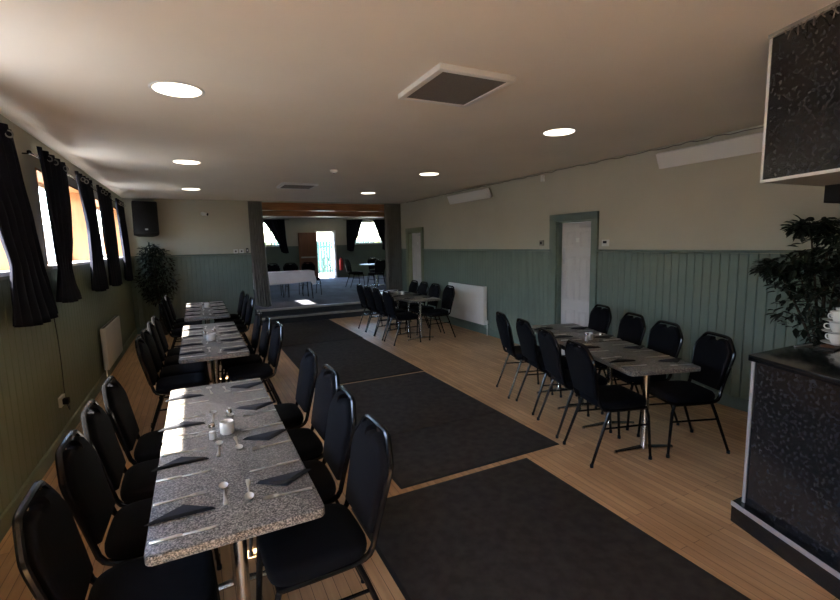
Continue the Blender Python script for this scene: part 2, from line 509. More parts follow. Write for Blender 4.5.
f = MB(); hw = (GD[1]-GD[0])/2
for (p0, p1, r0, r1) in ((-hw, -hw+.07, 0, GD[2]), (hw-.07, hw, 0, GD[2]), (-.06, .06, 0, GD[2]), (-hw, hw, 0, .12), (-hw, hw, GD[2]-.08, GD[2])):
    f.box(.05, .10, p0, p1, r0, r1)
f.build('door_frame', 'white', gd, smooth=False)
for q in (-1, 1):
    a, b = sorted((q*.06, q*(hw-.07)))
    MB().box(.07, .076, a, b, .12, GD[2]-.08).build('pane', 'glass', gd, smooth=False)

# ------------------------------------------------------------------ stage and its room
st = MB()
st.box(SXL, SXR, STY+0.27, SBY, -0.1, STZ)
st.box(1.16, XR, STY, STY+0.27, 0, STZ)
struct(st.build('floor_stage', 'carpet', smooth=False))
st = MB().box(1.16, XR-0.03, STY-0.28, STY, 0, STZ*0.5)
struct(st.build('trim_11', 'step_dark', smooth=False))
struct(MB().box(1.16, XR-0.03, STY-0.012, STY, STZ*0.5, STZ-0.04).build('trim_12', 'step_dark', smooth=False))
struct(MB().box(1.16, XR-0.03, STY-0.022, STY+0.06, STZ-0.04, STZ+0.004, bev=0.004).build('trim_13', 'nosing'))
struct(MB().box(1.16, XR-0.03, STY-0.30, STY-0.22, STZ*0.5-0.035, STZ*0.5+0.004, bev=0.004).build('trim_14', 'nosing'))
SBD = (4.70, 5.47, STZ+1.98)
SBW = [(2.2, 3.19, 1.74, 2.72), (6.35, 7.72, 1.76, 2.74)]
w = MB()
def hwall(w, y0, y1, xa, xb, z0, z1, holes):
    holes = sorted(holes); x = xa
    for (a, b, c, d) in holes:
        if a > x: w.box(x, a, y0, y1, z0, z1)
        if c > z0: w.box(a, b, y0, y1, z0, c)
        if d < z1: w.box(a, b, y0, y1, d, z1)
        x = b
    w.box(x, xb, y0, y1, z0, z1)
hwall(w, SBY, SBY+0.25, SXL, SXR, 0, SH, [SBW[0], (SBD[0], SBD[1], 0.30, SBD[2]), SBW[1]])
struct(w.build('wall_stage_back', 'cream', smooth=False))
struct(MB().box(SXL-0.2, SXL, YB+0.12, SBY+0.25, 0, SH).build('wall_stage_left', 'cream', smooth=False))
struct(MB().box(SXR, SXR+0.2, YB+0.12, SBY+0.25, 0, SH).build('wall_stage_right', 'cream', smooth=False))
struct(MB().box(XR+TH, SXR+0.2, YB-0.1, YB+0.12, 0, SH).build('wall_stage_front', 'cream', smooth=False))
# stage ceiling with an added, unseen roof light for the floor's sun patch
RL = (0.13, 0.58, 10.99, 12.06)
w = MB()
for q in ((SXL, RL[0], YB+0.12, SBY), (RL[1], SXR, YB+0.12, SBY), (RL[0], RL[1], YB+0.12, RL[2]), (RL[0], RL[1], RL[3], SBY)):
    w.box(*q, SH, SH+0.06)
struct(w.build('ceiling_stage', 'ceiling', smooth=False))
rw = empty('window_5', ((RL[0]+RL[1])/2, (RL[2]+RL[3])/2, SH)); struct(rw)  # roof opening added out of view so sun lands on the stage floor
f = MB()
cx, cy = rw.location.x, rw.location.y
for (a, b, c, d) in ((RL[0], RL[0]+.03, RL[2], RL[3]), (RL[1]-.03, RL[1], RL[2], RL[3]), (RL[0], RL[1], RL[2], RL[2]+.03), (RL[0], RL[1], RL[3]-.03, RL[3])):
    f.box(a-cx, b-cx, c-cy, d-cy, 0.0, 0.09)
f.build('window_frame', 'white', rw, smooth=False)
MB().box(RL[0]+.03-cx, RL[1]-.03-cx, RL[2]+.03-cy, RL[3]-.03-cy, 0.06, 0.064).build('pane', 'glass', rw, smooth=False)
# wainscot of the stage room
w = MB()
hwall(w, SBY-0.02, SBY-0.001, SXL, SXR, STZ, 1.69, [(SBD[0]-.08, SBD[1]+.08, STZ, 1.69)])
struct(w.build('trim_15', 'green', smooth=False))
w = MB()
for a, b in ((SXL, SBD[0]-.08), (SBD[1]+.08, SXR)): w.box(a, b, SBY-0.035, SBY-0.001, 1.69, 1.72)
struct(w.build('trim_16', 'green', smooth=False))
def stage_window(n, q):
    a, b, c, d = q
    root = empty('window_%d' % n, ((a+b)/2, SBY, c)); struct(root)
    ox, oz = (a+b)/2, c
    f = MB()
    y0, y1 = 0.05, 0.11
    for (p0, p1, r0, r1) in ((a, a+.05, c, d), (b-.05, b, c, d), (a, b, c, c+.05), (a, b, d-.05, d), ((a+b)/2+.12, (a+b)/2+.17, c, d)):
        f.box(p0-ox, p1-ox, y0, y1, r0-oz, r1-oz)
    f.build('window_frame', 'white', root, smooth=False)
    MB().box(a+.05-ox, b-.05-ox, 0.08, 0.084, .05, d-c-.05).build('pane', 'glass', root, smooth=False)
    MB().box(a-.04-ox, b+.04-ox, -0.05, 0.25, -0.03, 0.0, bev=0.004).build('sill', 'white', root)
stage_window(6, SBW[0]); stage_window(7, SBW[1])
dr = empty('door_3', (SBD[0], SBY, STZ)); struct(dr, 'brown wooden back door standing open into the bright yard')
f = MB()
wd, hd = SBD[1]-SBD[0], SBD[2]-STZ
f.box(-0.07, 0, -0.04, 0.02, 0, hd+.07); f.box(wd, wd+0.07, -0.04, 0.02, 0, hd+.07); f.box(0, wd, -0.04, 0.02, hd, hd+.07)
f.box(0, .03, 0.02, 0.24, 0, hd); f.box(wd-.03, wd, 0.02, 0.24, 0, hd)
f.build('door_frame', 'white', dr, smooth=False)
lf = MB().box(-0.78, -0.03, -0.09, -0.05, 0.01, hd-.02)
for z0, z1 in ((0.15, 0.85), (1.0, hd-.15)):
    for (p0, p1, r0, r1) in ((-.68, -.13, z0, z0+.02), (-.68, -.13, z1-.02, z1), (-.68, -.66, z0, z1), (-.15, -.13, z0, z1)):
        lf.box(p0, p1, -0.098, -0.088, r0, r1)
lfo = lf.build('door_leaf', 'brown_door', dr, smooth=False)
MB().box(-.70, -.09, -0.108, -0.096, 0.90, 0.96, bev=.003).build('push_bar', 'alu', lfo)
# proscenium and stage beams
struct(MB().box(1.16, XR, 11.15, 11.33, 2.575, SH).build('beam', 'beam', smooth=False))
struct(MB().box(SXL, SXR, 13.0, 13.18, 2.555, SH).build('beam', 'beam', smooth=False))

# outdoors
struct(MB().box(-30, 40, -12, 60, -0.5, -0.22).build('ground', 'paving', smooth=False))
struct(MB().box(3.6, 7.0, SBY+0.25, 24, -0.22, 0.24).build('path', 'paving', smooth=False))
w = MB().box(-4.6, -4.4, -4, 30, -0.22, 2.6)
for k in range(28):
    w.box(-4.405, -4.39, -4, 30, -0.2+k*0.1, -0.2+k*0.1+0.082)
struct(w.build('wall_outside', 'brick', smooth=False))
fe = empty('garden_fence', (6.0, 24.3, 0)); tag(fe, 'green boarded fence across the yard seen through the open back door', 'fence')
mb = MB()
for k in range(60): mb.box(-4+k*0.15, -4+k*0.15+0.135, -0.01, 0.012 + 0.006*(k % 2), -0.2, 1.95)
mb.build('board_panel', 'fence', fe, smooth=False)
mb = MB()
for z in (0.3, 1.6): mb.box(-4, 5, 0.012, 0.06, z, z+0.09)
mb.build('rail', 'fence', fe, smooth=False)

def foliage(mb, blobs, n, size, rnd):
    for _ in range(n):
        c, r = rnd.choice(blobs)
        while True:
            v = Vector((rnd.uniform(-1,1), rnd.uniform(-1,1), rnd.uniform(-1,1)))
            if 0.25 < v.length < 1: break
        p = Vector(c) + Vector((v.x*r[0], v.y*r[1], v.z*r[2]))
        L = size*rnd.uniform(.7, 1.25); Wd = L*0.42
        d = Vector((v.x + rnd.uniform(-.6,.6), v.y + rnd.uniform(-.6,.6), rnd.uniform(-.9,.35))).normalized()
        sd = d.cross(Vector((rnd.uniform(-.4,.4), rnd.uniform(-.4,.4), 1))).normalized()
        nn = sd.cross(d).normalized()
        vs_ = [mb.bm.verts.new(q) for q in (p, p+d*L*.35+sd*Wd*.5+nn*L*.05, p+d*L*.75+sd*Wd*.35+nn*L*.02, p+d*L-nn*L*.1, p+d*L*.75-sd*Wd*.35+nn*L*.02, p+d*L*.35-sd*Wd*.5+nn*L*.05, p+d*L*.45)]
        for t in ((0,1,6),(1,2,6),(2,3,6),(3,4,6),(4,5,6),(5,0,6)): mb.bm.faces.new([vs_[i] for i in t])
def shrub(x, y, h, label, seed):
    r = random.Random(seed)
    root = empty('garden_shrub', (x, y, 0.0)); tag(root, label, 'shrub')
    mb = MB(); foliage(mb, [((0,0,h*.55), (.5,.4,h*.42))], 700, .13, r)
    mb.build('foliage', 'hedge', root, fix=False, smooth=False)
    MB().tube([(0,0,-.2), (0.03,0,h*.3), (0,0.02,h*.6)], [.03,.022,.01], 6).build('stem', 'bark', root)
gc = empty('garden_chair', (5.75, 21.3, .24), .6); tag(gc, 'thin metal garden chair in the yard beyond the open back door', 'chair')
for sx in (-1, 1):
    MB().tube([(sx*.22,-.2,0),(sx*.22,-.2,.6),(sx*.22,.2,.6),(sx*.22,.24,0)], .014, 6, smooth_n=1).build('leg', 'frame', gc)
    MB().tube([(sx*.22,.2,.43),(sx*.2,.26,.9)], .014, 6).build('back_post', 'frame', gc)
mb = MB()
for k in range(7): mb.box(-.22, .22, -.2+k*.06, -.16+k*.06, .42, .435)
mb.build('seat', 'frame', gc, smooth=False)
mb = MB()
for k in range(6): mb.tube([(-.17+k*.068,.21,.45),(-.17+k*.068,.26,.88)], .007, 5)
mb.tube([(-.2,.26,.9),(.2,.26,.9)], .014, 6)
mb.build('backrest', 'frame', gc)
gt = empty('garden_table', (5.15, 22.4, .24)); tag(gt, 'round metal garden table in the yard beyond the open back door', 'table')
MB().lathe([(0,.68),(.4,.68),(.4,.71),(0,.71)], seg=28).build('tabletop', 'fence', gt)
for q in range(3): MB().tube([(.05*math.cos(q*2.1),.05*math.sin(q*2.1),.68),(.33*math.cos(q*2.1),.33*math.sin(q*2.1),0)], .014, 6).build('leg', 'frame', gt)
shrub(6.95, 22.6, 1.9, 'yellow sunlit shrub at the right side of the open back door', 3)
shrub(8.9, 22.5, 2.9, 'leafy shrub outside the right window of the stage room', 4)
shrub(3.0, 22.3, 2.9, 'yellowish shrub outside the left window of the stage room', 5)

# ------------------------------------------------------------------ floor mats
def floor_mat(x0, x1, y0, y1, label, crease=None):
    root = empty('floor_mat', ((x0+x1)/2, (y0+y1)/2, 0)); tag(root, label, 'mat', 'dark carpet mats down the middle of the floor')
    a, b = (x1-x0)/2, (y1-y0)/2
    MB().box(-a, a, -b, b, 0.0005, 0.006, bev=.002).build('rubber_edge', 'mat_edge', root)
    m = MB()
    if crease is None: m.box(-a+.022, a-.022, -b+.022, b-.022, 0.004, 0.011, bev=.003)
    else:
        cy = crease - (y0+y1)/2
        m.box(-a+.022, a-.022, -b+.022, cy-.004, 0.004, 0.011, bev=.003)
        m.box(-a+.022, a-.022, cy+.004, b-.022, 0.004, 0.011, bev=.003)
    m.build('pile', 'mat', root)
floor_mat(0.80, 2.27, 0.15, 2.73, 'dark carpet mat nearest the camera in the middle of the floor')
floor_mat(1.19, 2.675, 2.79, 5.345, 'second dark carpet mat from the camera, right edge jutting past the nearest', 3.65)
floor_mat(1.20, 2.69, 5.39, 7.93, 'third dark carpet mat from the camera, between the two aisle chair rows')
floor_mat(1.21, 2.71, 7.95, 10.40, 'farthest dark carpet mat, lying against the stage steps')

# ------------------------------------------------------------------ tables
TT = 0.75
def make_table(L):
    root = empty('dining_table')
    W = 0.30
    top = MB()
    r = 0.03
    pts = []
    for sx, sy, a0 in ((1,1,0), (-1,1,90), (-1,-1,180), (1,-1,270)):
        for k in range(5):
            a = math.radians(a0 + k*22.5)
            pts.append((sx*(W-r) + r*math.cos(a), sy*(L/2-r-.001) + r*math.sin(a)))
    top.prism(pts, TT-0.035, TT, bev=0.006)
    top.build('tabletop', 'table', root, angle=50)
    for s in (-1, 1):
        y = s*(L/2-0.24)
        lg = MB()
        lg.lathe([(0.0, .028), (.034, .0281), (.030, .06), (.026, .07), (.026, TT-.06), (.0, TT-.06)], (0, y, 0), 18)
        ped = lg.build('pedestal', 'chrome', root)
        ft = MB()
        ft.tube([(-.26, y, .014), (-.10, y, .026), (0, y, .034), (.10, y, .026), (.26, y, .014)], [.013,.019,.024,.019,.013], 8, flat=0.8, smooth_n=1)
        for q in (-.25, .25): ft.lathe([(0, 0), (.016, 0), (.016, .012), (0, .012)], c=(q, y, 0), seg=10)
        ft.build('foot', 'chrome', ped)
        MB().box(-.2, .2, y-.03, y+.03, TT-.062, TT-.0355, bev=.004).build('bracket', 'frame', ped)
    return root
tbl = make_table(1.0)
TABLES = []      # (proto used first)
def place_table(x, y, rz, label, group, first=[True]):
    o = tbl if first[0] else copy_tree(tbl)
    first[0] = False
    o.location = (x, y, 0); o.rotation_euler = (0, 0, rz)
    tag(o, label, 'table', group)
    return o

# ------------------------------------------------------------------ chairs
def make_chair():
    root = empty('banquet_chair')
    bx = lambda z: -0.205 - 0.105*(z-0.45)/0.48
    fr = [(0.19,.185,.425), (0.0,.187,.425), (-.15,.185,.428), (-.20,.178,.45), (bx(.53),.172,.53), (bx(.66),.188,.66), (bx(.77),.205,.77), (bx(.815),.205,.815), (bx(.835),.196,.835), (bx(.908),.140,.908), (bx(.924),.120,.924), (bx(.930),.08,.930)]
    path = fr + [(x, -y, z) for x, y, z in fr[::-1]]
    f = MB().tube(path, 0.0135, 8, smooth_n=1)
    f.build('back_frame', 'frame', root)
    # padded back, outline inside the frame with a hand-hole notch at the top
    out = [(.155,.515),(.168,.60),(.178,.70),(.189,.77),(.188,.81),(.180,.828),(.128,.893),(.112,.905),(.045,.909),(.037,.888),(.0,.885)]
    full = out + [(-y, z) for y, z in out[-2::-1]]
    cz = .70
    def loop(s, dx):
        return [(bx(cz+(z-cz)*s)+dx, y*s, cz+(z-cz)*s) for y, z in full]
    b = MB().rings([loop(.90,-.024), loop(.975,-.020), loop(1.0,-.010), loop(1.0,.012), loop(.975,.026), loop(.90,.034)])
    b.build('backrest', 'fabric', root, angle=60)
    # seat cushion
    def sl(s, z, n=28):
        L = []
        for k in range(n):
            a = 2*PI*k/n
            c, d = math.cos(a), math.sin(a)
            e = 0.42
            L.append((.01 + .212*s*math.copysign(abs(c)**e, c), (.205 - .012*(-c))*s*math.copysign(abs(d)**e, d), z))
        return L
    st_ = MB().rings([sl(.93,.438), sl(.985,.444), sl(1.0,.462), sl(.99,.482), sl(.95,.496), sl(.80,.505), sl(.4,.510)])
    st_.build('seat', 'fabric', root, angle=60)
    for s in (1, -1):
        lgf = MB().tube([(.185,s*.185,.425), (.205,s*.189,.36), (.232,s*.198,.012)], [.0125,.0125,.0105], 8).build('leg', 'frame', root)
        MB().lathe([(0,0),(.0135,0),(.0135,.022),(.0125,.026),(0,.026)], c=(.232,s*.198,.0), seg=10).build('foot_cap', 'black_plastic', lgf)
        lgr = MB().tube([(-.13,s*.187,.425), (-.165,s*.192,.34), (-.285,s*.208,.012)], [.0125,.0125,.0105], 8).build('leg', 'frame', root)
        MB().lathe([(0,0),(.0135,0),(.0135,.022),(.0125,.026),(0,.026)], c=(-.285,s*.208,.0), seg=10).build('foot_cap', 'black_plastic', lgr)
        MB().tube([(.212,s*.191,.29), (-.18,s*.193,.29)], .008, 6).build('stretcher', 'frame', root)
    MB().box(.165, .195, -.185, .185, .412, .432, bev=.004).build('seat_rail', 'frame', root)
    return root
chair = make_chair()
CH_FIRST = [True]
def place_chair(x, y, rz, label, group, z=0.0):
    o = chair if CH_FIRST[0] else copy_tree(chair)
    CH_FIRST[0] = False
    o.location = (x, y, z); o.rotation_euler = (0, 0, rz)
    tag(o, label, 'chair', group)
    return o

# ------------------------------------------------------------------ table settings
def make_knife():
    mb = MB()
    mb.box(-.11, -.01, -.006, .006, 0, .007, bev=.0025)
    mb.prism([(-.012,-.005),(.08,-.0085),(.105,-.004),(.11,.003),(.10,.006),(-.012,.005)], .001, .0035, bev=.0008)
    return mb.build('knife', 'steel')
def make_fork():
    mb = MB()
    mb.prism([(-.095,-.0085),(-.08,-.0095),(-.02,-.004),(.03,-.0045),(.044,-.012),(.055,-.0125),(.055,.0125),(.044,.012),(.03,.0045),(-.02,.004),(-.08,.0095),(-.095,.0085)], .001, .0045, bev=.001)
    for k in range(4):
        y = -.0105 + k*.007
        mb.box(.054, .095, y-.0016, y+.0016, .001, .004)
    return mb.build('fork', 'steel')
def make_spoon():
    mb = MB()
    mb.prism([(-.09,-.008),(-.075,-.009),(-.02,-.004),(.035,-.0035),(.035,.0035),(-.02,.004),(-.075,.009),(-.09,.008)], .001, .0045, bev=.001)
    def fn(u, v):
        a = 2*PI*u; r = v
        rx, ry = .030*r, .0195*r
        return (.062 + rx*math.cos(a), ry*math.sin(a), .0015 + .0075*r*r)
    mb.grid(20, 5, fn, close_u=True)
    mb.grid(20, 5, lambda u, v: (.062 + .0295*v*math.cos(2*PI*u), .019*v*math.sin(2*PI*u), .0032 + .0058*v*v), close_u=True)
    return mb.build('spoon', 'steel')
def make_napkin():
    # folded paper triangle: long edge along x, point towards +y
    mb = MB()
    mb.prism([(-.122,0.0),(.115,.008),(.0,.088)], .0008, .006, bev=.0015)
    mb.prism([(-.110,.002),(.108,.009),(.0,.080)], .006, .0105, bev=.0015)
    mb.prism([(-.098,.004),(.100,.010),(.0,.070)], .0105, .014, bev=.0015)
    return mb.build('napkin', 'napkin')
PROTO = {'knife': make_knife(), 'fork': make_fork(), 'spoon': make_spoon(), 'napkin': make_napkin()}
USED = set()
def put(kind, mtx, label, group):
    if kind in USED:
        o = PROTO[kind].copy(); COL.objects.link(o)
    else:
        o = PROTO[kind]; USED.add(kind)
    o.matrix_world = mtx
    tag(o, label, kind, group)
    return o
ORD = ['nearest', 'second', 'third', 'farthest']
rs = random.Random(21)
def settings(T, tname, ysL, ysR, cutlery=True, sides=('window', 'aisle'), spoon=True):
    """T: matrix of the table run (x across, y along); ysL/ysR: y of each setting on the two sides."""
    for side, ys_ in ((-1, ysL), (1, ysR)):
        sname = sides[0] if side < 0 else sides[1]
        for k, y in enumerate(ys_):
            if y is None: continue
            place = '%s place on %s side of %s' % (ORD[k], sname, tname)
            j = lambda s: rs.uniform(-s, s)
            def at(x, yy, rz, z=TT): return T @ Matrix.Translation((x, yy, z)) @ Matrix.Rotation(rz, 4, 'Z')
            rz = j(.09)
            if side < 0: put('napkin', at(-.195+j(.012), y, rz+.02), 'folded black napkin, ' + place, 'folded napkins on the ' + tname)
            else: put('napkin', at(.195+j(.012), y, PI+rz+.02), 'folded black napkin, ' + place, 'folded napkins on the ' + tname)
            if not cutlery: continue
            s = side
            put('knife', at(s*.18+j(.008), y+s*.115, (0 if s < 0 else PI)+j(.05)), 'steel knife, ' + place, 'knives on the ' + tname)
            put('fork', at(s*.195+j(.008), y-s*.150, (0 if s < 0 else PI)+j(.09)), 'steel fork, ' + place, 'forks on the ' + tname)
            if spoon:
                put('spoon', at(s*.045+j(.006), y-s*.02 + .08*(1 if s < 0 else -.3), (PI/2 if s < 0 else -PI/2)+j(.12)), 'steel dessert spoon, ' + place, 'spoons on the ' + tname)
def jar(x, y, label, r=.036, h=.062):
    root = empty('candle_jar', (x, y, TT)); tag(root, label, 'jar')
    jb = MB().lathe([(0,0),(r*.86,0),(r,.006),(r,h),(r*.93,h+.004),(r*.86,h),(r*.86,.012),(0,.012)], seg=24).build('jar_body', 'ceramic', root)
    MB().lathe([(0,.012),(r*.85,.012),(r*.85,h*.75),(0,h*.76)], seg=20).build('wax', 'ceramic', root)
    return root
def shaker(x, y, label, filled=True):
    root = empty('glass_shaker', (x, y, TT)); tag(root, label, 'shaker')
    gb = MB().lathe([(0,0),(.019,0),(.021,.004),(.018,.06),(.016,.068),(.0,.068)], seg=16).build('glass_body', 'clear', root)
    if filled: MB().lathe([(0,.003),(.0175,.004),(.0165,.045),(0,.045)], seg=14).build('salt', 'ceramic', gb)
    MB().lathe([(0,.068),(.0175,.068),(.0175,.078),(.012,.085),(0,.087)], seg=16).build('lid', 'chrome', root)
    return root

AX = 0.075
# front run of the window row
TL = ['front speckled table', 'middle speckled table', 'rear speckled table']
RUN_Y = [(1.605, 3.56), (4.48, 6.50), (7.10, 9.15)]
AXS = [AX, .10, .10]
POS = {0: 'front', 1: 'middle', 2: 'rear'}
for i, (a, b) in enumerate(RUN_Y):
    L = (b-a)/2
    for h in (0, 1):
        t = place_table(AXS[i], a + L*(h+.5), 0, 'grey speckled pedestal table, %s half of the %s pair in the window row' % (('near', 'far')[h], POS[i]), 'speckled tables in the window row')
        t.scale = (1, L/1.0, 1) if abs(L-1) > .001 else (1,1,1)
T0 = Matrix.Translation((AX, 0, 0))
settings(T0, 'front table in window row', [1.80, 2.26, 2.75, 3.29], [1.93, 2.43, 2.92, 3.40])
settings(Matrix.Translation((.10, 0, 0)), 'middle table in window row', [4.69, 5.10, 5.60, 6.08], [4.70, 5.20, 5.67, 6.13])
settings(Matrix.Translation((.10, 0, 0)), 'rear table in window row', [7.40, 7.85, 8.35, 8.85], [7.42, 7.88, 8.36, 8.86])
jar(.085, 2.555, 'white candle jar in the centre of the front table in the window row')
shaker(.012, 2.50, 'glass salt shaker standing left of the candle jar on the front table')
shaker(.105, 2.68, 'glass shaker standing behind the candle jar on the front table', False)
jar(.09, 5.27, 'white candle jar in the centre of the middle table in window row', .045, .07)
shaker(.03, 5.42, 'glass salt shaker left behind the jar on the middle window-row table')
shaker(.13, 5.50, 'glass shaker right behind the jar on the middle window-row table')
jar(.12, 8.30, 'white candle jar in the centre of the rear table in window row', .042, .07)
shaker(.06, 8.12, 'glass salt shaker in front of the jar on the rear window-row table')
shaker(.16, 8.48, 'glass shaker behind the jar on the rear window-row table')

# chairs of the window row
def crow(xs_ys, side, what, group):
    n = len(xs_ys)
    names = {4: ['nearest', 'second', 'third', 'farthest'], 3: ['nearest', 'second', 'farthest']}[n]
    for k, (x, y, dr_) in enumerate(xs_ys):
        place_chair(x, y, (0 if side < 0 else PI) + dr_, 'black banquet chair, %s on the %s' % (names[k], what), group)
crow([(-.245, 1.85, .02), (-.245, 2.34, -.02), (-.25, 2.82, .02), (-.235, 3.31, -.02)], -1, 'window side of the front table', 'chairs on the window side of the front table')
crow([(.375, 1.86, .02), (.385, 2.36, -.02), (.44, 2.86, .03), (.44, 3.42, .0)], 1, 'aisle side of the front table', 'chairs on the aisle side of the front table')
crow([(-.215, 4.78, .0), (-.21, 5.25, -.03), (-.20, 5.74, .02), (-.19, 6.20, -.02)], -1, 'window side of the middle table', 'chairs on the window side of the middle table')
crow([(.43, 4.84, .03), (.39, 5.33, .0), (.36, 5.88, -.03)], 1, 'aisle side of the middle table', 'chairs on the aisle side of the middle table')
crow([(-.21, 7.75, .02), (-.20, 8.35, .0), (-.19, 8.88, -.02)], -1, 'window side of the rear table', 'chairs on the window side of the rear table')
crow([(.455, 7.61, .02), (.45, 8.24, -.02), (.44, 8.88, .0)], 1, 'aisle side of the rear table', 'chairs on the aisle side of the rear table')

# right-hand table, turned a little
RA = -math.atan2(.29, .957)
RO = Vector((3.125, 2.14, 0))
TR = Matrix.Translation(RO) @ Matrix.Rotation(RA, 4, 'Z')
for h in (0, 1):
    p = TR @ Vector((0, 0.5+h*1.0, 0))
    place_table(p.x, p.y, RA, 'grey speckled pedestal table before the white door, %s half of its pair' % ('near', 'far')[h], 'speckled tables of the right-hand pair')
settings(TR, 'table before white door', [.28, .77, 1.26, 1.72], [.25, .72, 1.20, 1.68], True, ('aisle', 'wall'), False)
p = TR @ Vector((.0, 1.12, 0)); jar(p.x, p.y, 'white candle jar at the centre of the table before the white door')
p = TR @ Vector((-.07, 1.05, 0)); shaker(p.x, p.y, 'glass salt shaker beside the jar on the table before the white door')
p = TR @ Vector((.05, 1.00, 0)); shaker(p.x, p.y, 'glass shaker in front of the jar on the table before white door', False)
def local_chairs(T, ang, items, side, what, group):
    names = ['nearest', 'second', 'third', 'farthest']
    for k, (x, y, d) in enumerate(items):
        p = T @ Vector((x, y, 0))
        place_chair(p.x, p.y, ang + (0 if side < 0 else PI) + d, 'black banquet chair, %s on the %s' % (names[k], what), group)
local_chairs(TR, RA, [(-.285, .29, .03), (-.29, .82, -.02), (-.285, 1.38, .02), (-.34, 1.88, -.02)], -1, 'mat side of the table before the white door', 'chairs on the mat side of the table before the white door')
local_chairs(TR, RA, [(.345, .28, -.05), (.345, .84, .02), (.36, 1.38, .0), (.40, 2.05, .02)], 1, 'wall side of the table before the white door', 'chairs on the wall side of the table before the white door')

# table by the stage and the radiator
for h in (0, 1):
    place_table(3.57, 7.5+h*1.0, 0.0, 'grey speckled pedestal table beside the radiator, %s half of its pair' % ('near', 'far')[h], 'speckled tables of the pair beside the radiator')
TM = Matrix.Translation((3.57, 7.0, 0))
settings(TM, 'table beside the radiator', [.3, .75, 1.25, 1.7], [.3, .75, 1.25, 1.7], False, ('mat', 'wall'))
jar(3.545, 7.95, 'white candle jar on the table beside the radiator')
shaker(3.49, 8.06, 'glass salt shaker beside the jar on the table beside the radiator')
local_chairs(TM, 0, [(-.35, .22, .03), (-.35, .72, -.03), (-.345, 1.2, .02), (-.34, 1.68, .0)], -1, 'mat side of the table beside the radiator', 'chairs on the mat side of the table beside the radiator')
local_chairs(TM, 0, [(.33, .27, -.02), (.32, .80, .03), (.33, 1.32, .0), (.33, 1.78, -.02)], 1, 'wall side of the table beside the radiator', 'chairs on the wall side of the table beside the radiator')

# ------------------------------------------------------------------ things on the stage
wt = empty('trestle_table', (2.08, 12.45, STZ)); tag(wt, 'folding table under a white cloth on the stage', 'table')
MB().box(-.75, .75, -.30, .30, .715, .74, bev=.004).build('tabletop', 'white', wt)
for sx in (-1, 1):
    for sy in (-1, 1):
        MB().tube([(sx*.66, sy*.24, .715), (sx*.70, sy*.27, .0)], .014, 6).build('leg', 'frame', wt)
def cloth_fn(u, v):
    # u around the rim, v from the middle of the top to the hem
    a, b = .76, .31
    per = [(-a,-b),(a,-b),(a,b),(-a,b)]
    t = u*4; k = int(t) % 4; f_ = t - int(t)
    if u >= 1: k, f_ = 0, 0
    p0, p1 = per[k], per[(k+1) % 4]
    x = p0[0]+(p1[0]-p0[0])*f_; y = p0[1]+(p1[1]-p0[1])*f_
    if v <= .4: s = v/.4; return (x*s, y*s, .745)
    q = (v-.4)/.6
    wv = .022*math.sin(u*46)*q + .05*q
    drop = (.26 + .05*math.sin(u*9+1) + (.10 if abs(f_-.0) < .06 or abs(f_-1) < .06 else 0))*q
    n = Vector((x/a, y/b, 0)); n = Vector((n.x if abs(n.x) > .98 else 0, n.y if abs(n.y) > .98 else 0, 0)).normalized()
    return (x+n.x*wv, y+n.y*wv, .745-drop)
mb = MB().grid(96, 11, cloth_fn, close_u=True)
tc_ = mb.build('tablecloth', 'cloth', fix=True); tc_.location = (2.08, 12.45, STZ)
tag(tc_, 'white cloth draped over the folding table on the stage', 'tablecloth')
sm = tc_.modifiers.new('thick', 'SOLIDIFY'); sm.thickness = .003; sm.offset = 1
STN = ['leftmost', 'second from left', 'third from left', 'rightmost']
for k, x in enumerate((1.42, 1.95, 2.47, 3.0)):
    place_chair(x, 13.15 + .05*(k % 2), -PI/2 + .05*(k-1.5), 'black banquet chair behind the white-clothed stage table, %s' % STN[k], 'chairs behind the white-clothed stage table', STZ)
# small dark table with chairs at the right of the stage
dt = empty('stage_table', (5.55, 14.6, STZ)); tag(dt, 'small dark square table at the right of the stage', 'table')
MB().box(-.45, .45, -.45, .45, .715, .745, bev=.005).build('tabletop', 'table', dt)
MB().lathe([(0,.03),(.035,.03),(.028,.08),(.028,.715),(0,.715)], seg=14).build('pedestal', 'chrome', dt)
MB().box(-.28, .28, -.03, .03, 0, .035, bev=.008).box(-.03, .03, -.28, .28, 0, .034, bev=.008).build('foot', 'chrome', dt)
place_chair(5.25, 13.85, PI/2+.2, 'black banquet chair in front of the dark stage table', 'chairs round the dark stage table', STZ)
place_chair(5.85, 15.4, -PI/2+.1, 'black banquet chair behind the dark stage table', 'chairs round the dark stage table', STZ)
place_chair(4.85, 14.75, .1, 'black banquet chair at the left of the dark stage table', 'chairs round the dark stage table', STZ)
# fire extinguisher by the back door
fe_ = empty('fire_extinguisher', (5.70, SBY-.12, STZ+.32)); tag(fe_, 'red fire extinguisher hanging beside the open back door', 'fire extinguisher')
MB().lathe([(0,0),(.072,0),(.078,.012),(.078,.42),(.06,.48),(.025,.51),(.022,.54),(0,.54)], seg=18).build('cylinder_body', 'red', fe_)
MB().box(-.02, .02, -.06, .03, .54, .575, bev=.004).build('valve_handle', 'black_plastic', fe_)
MB().tube([(0,-.04,.55), (.10,-.05,.45), (.105,-.03,.2), (.09,-.02,.08)], .009, 6, smooth_n=1).build('hose', 'black_plastic', fe_)
MB().box(-.03, .03, .07, .118, .40, .44).build('wall_bracket', 'alu', fe_)

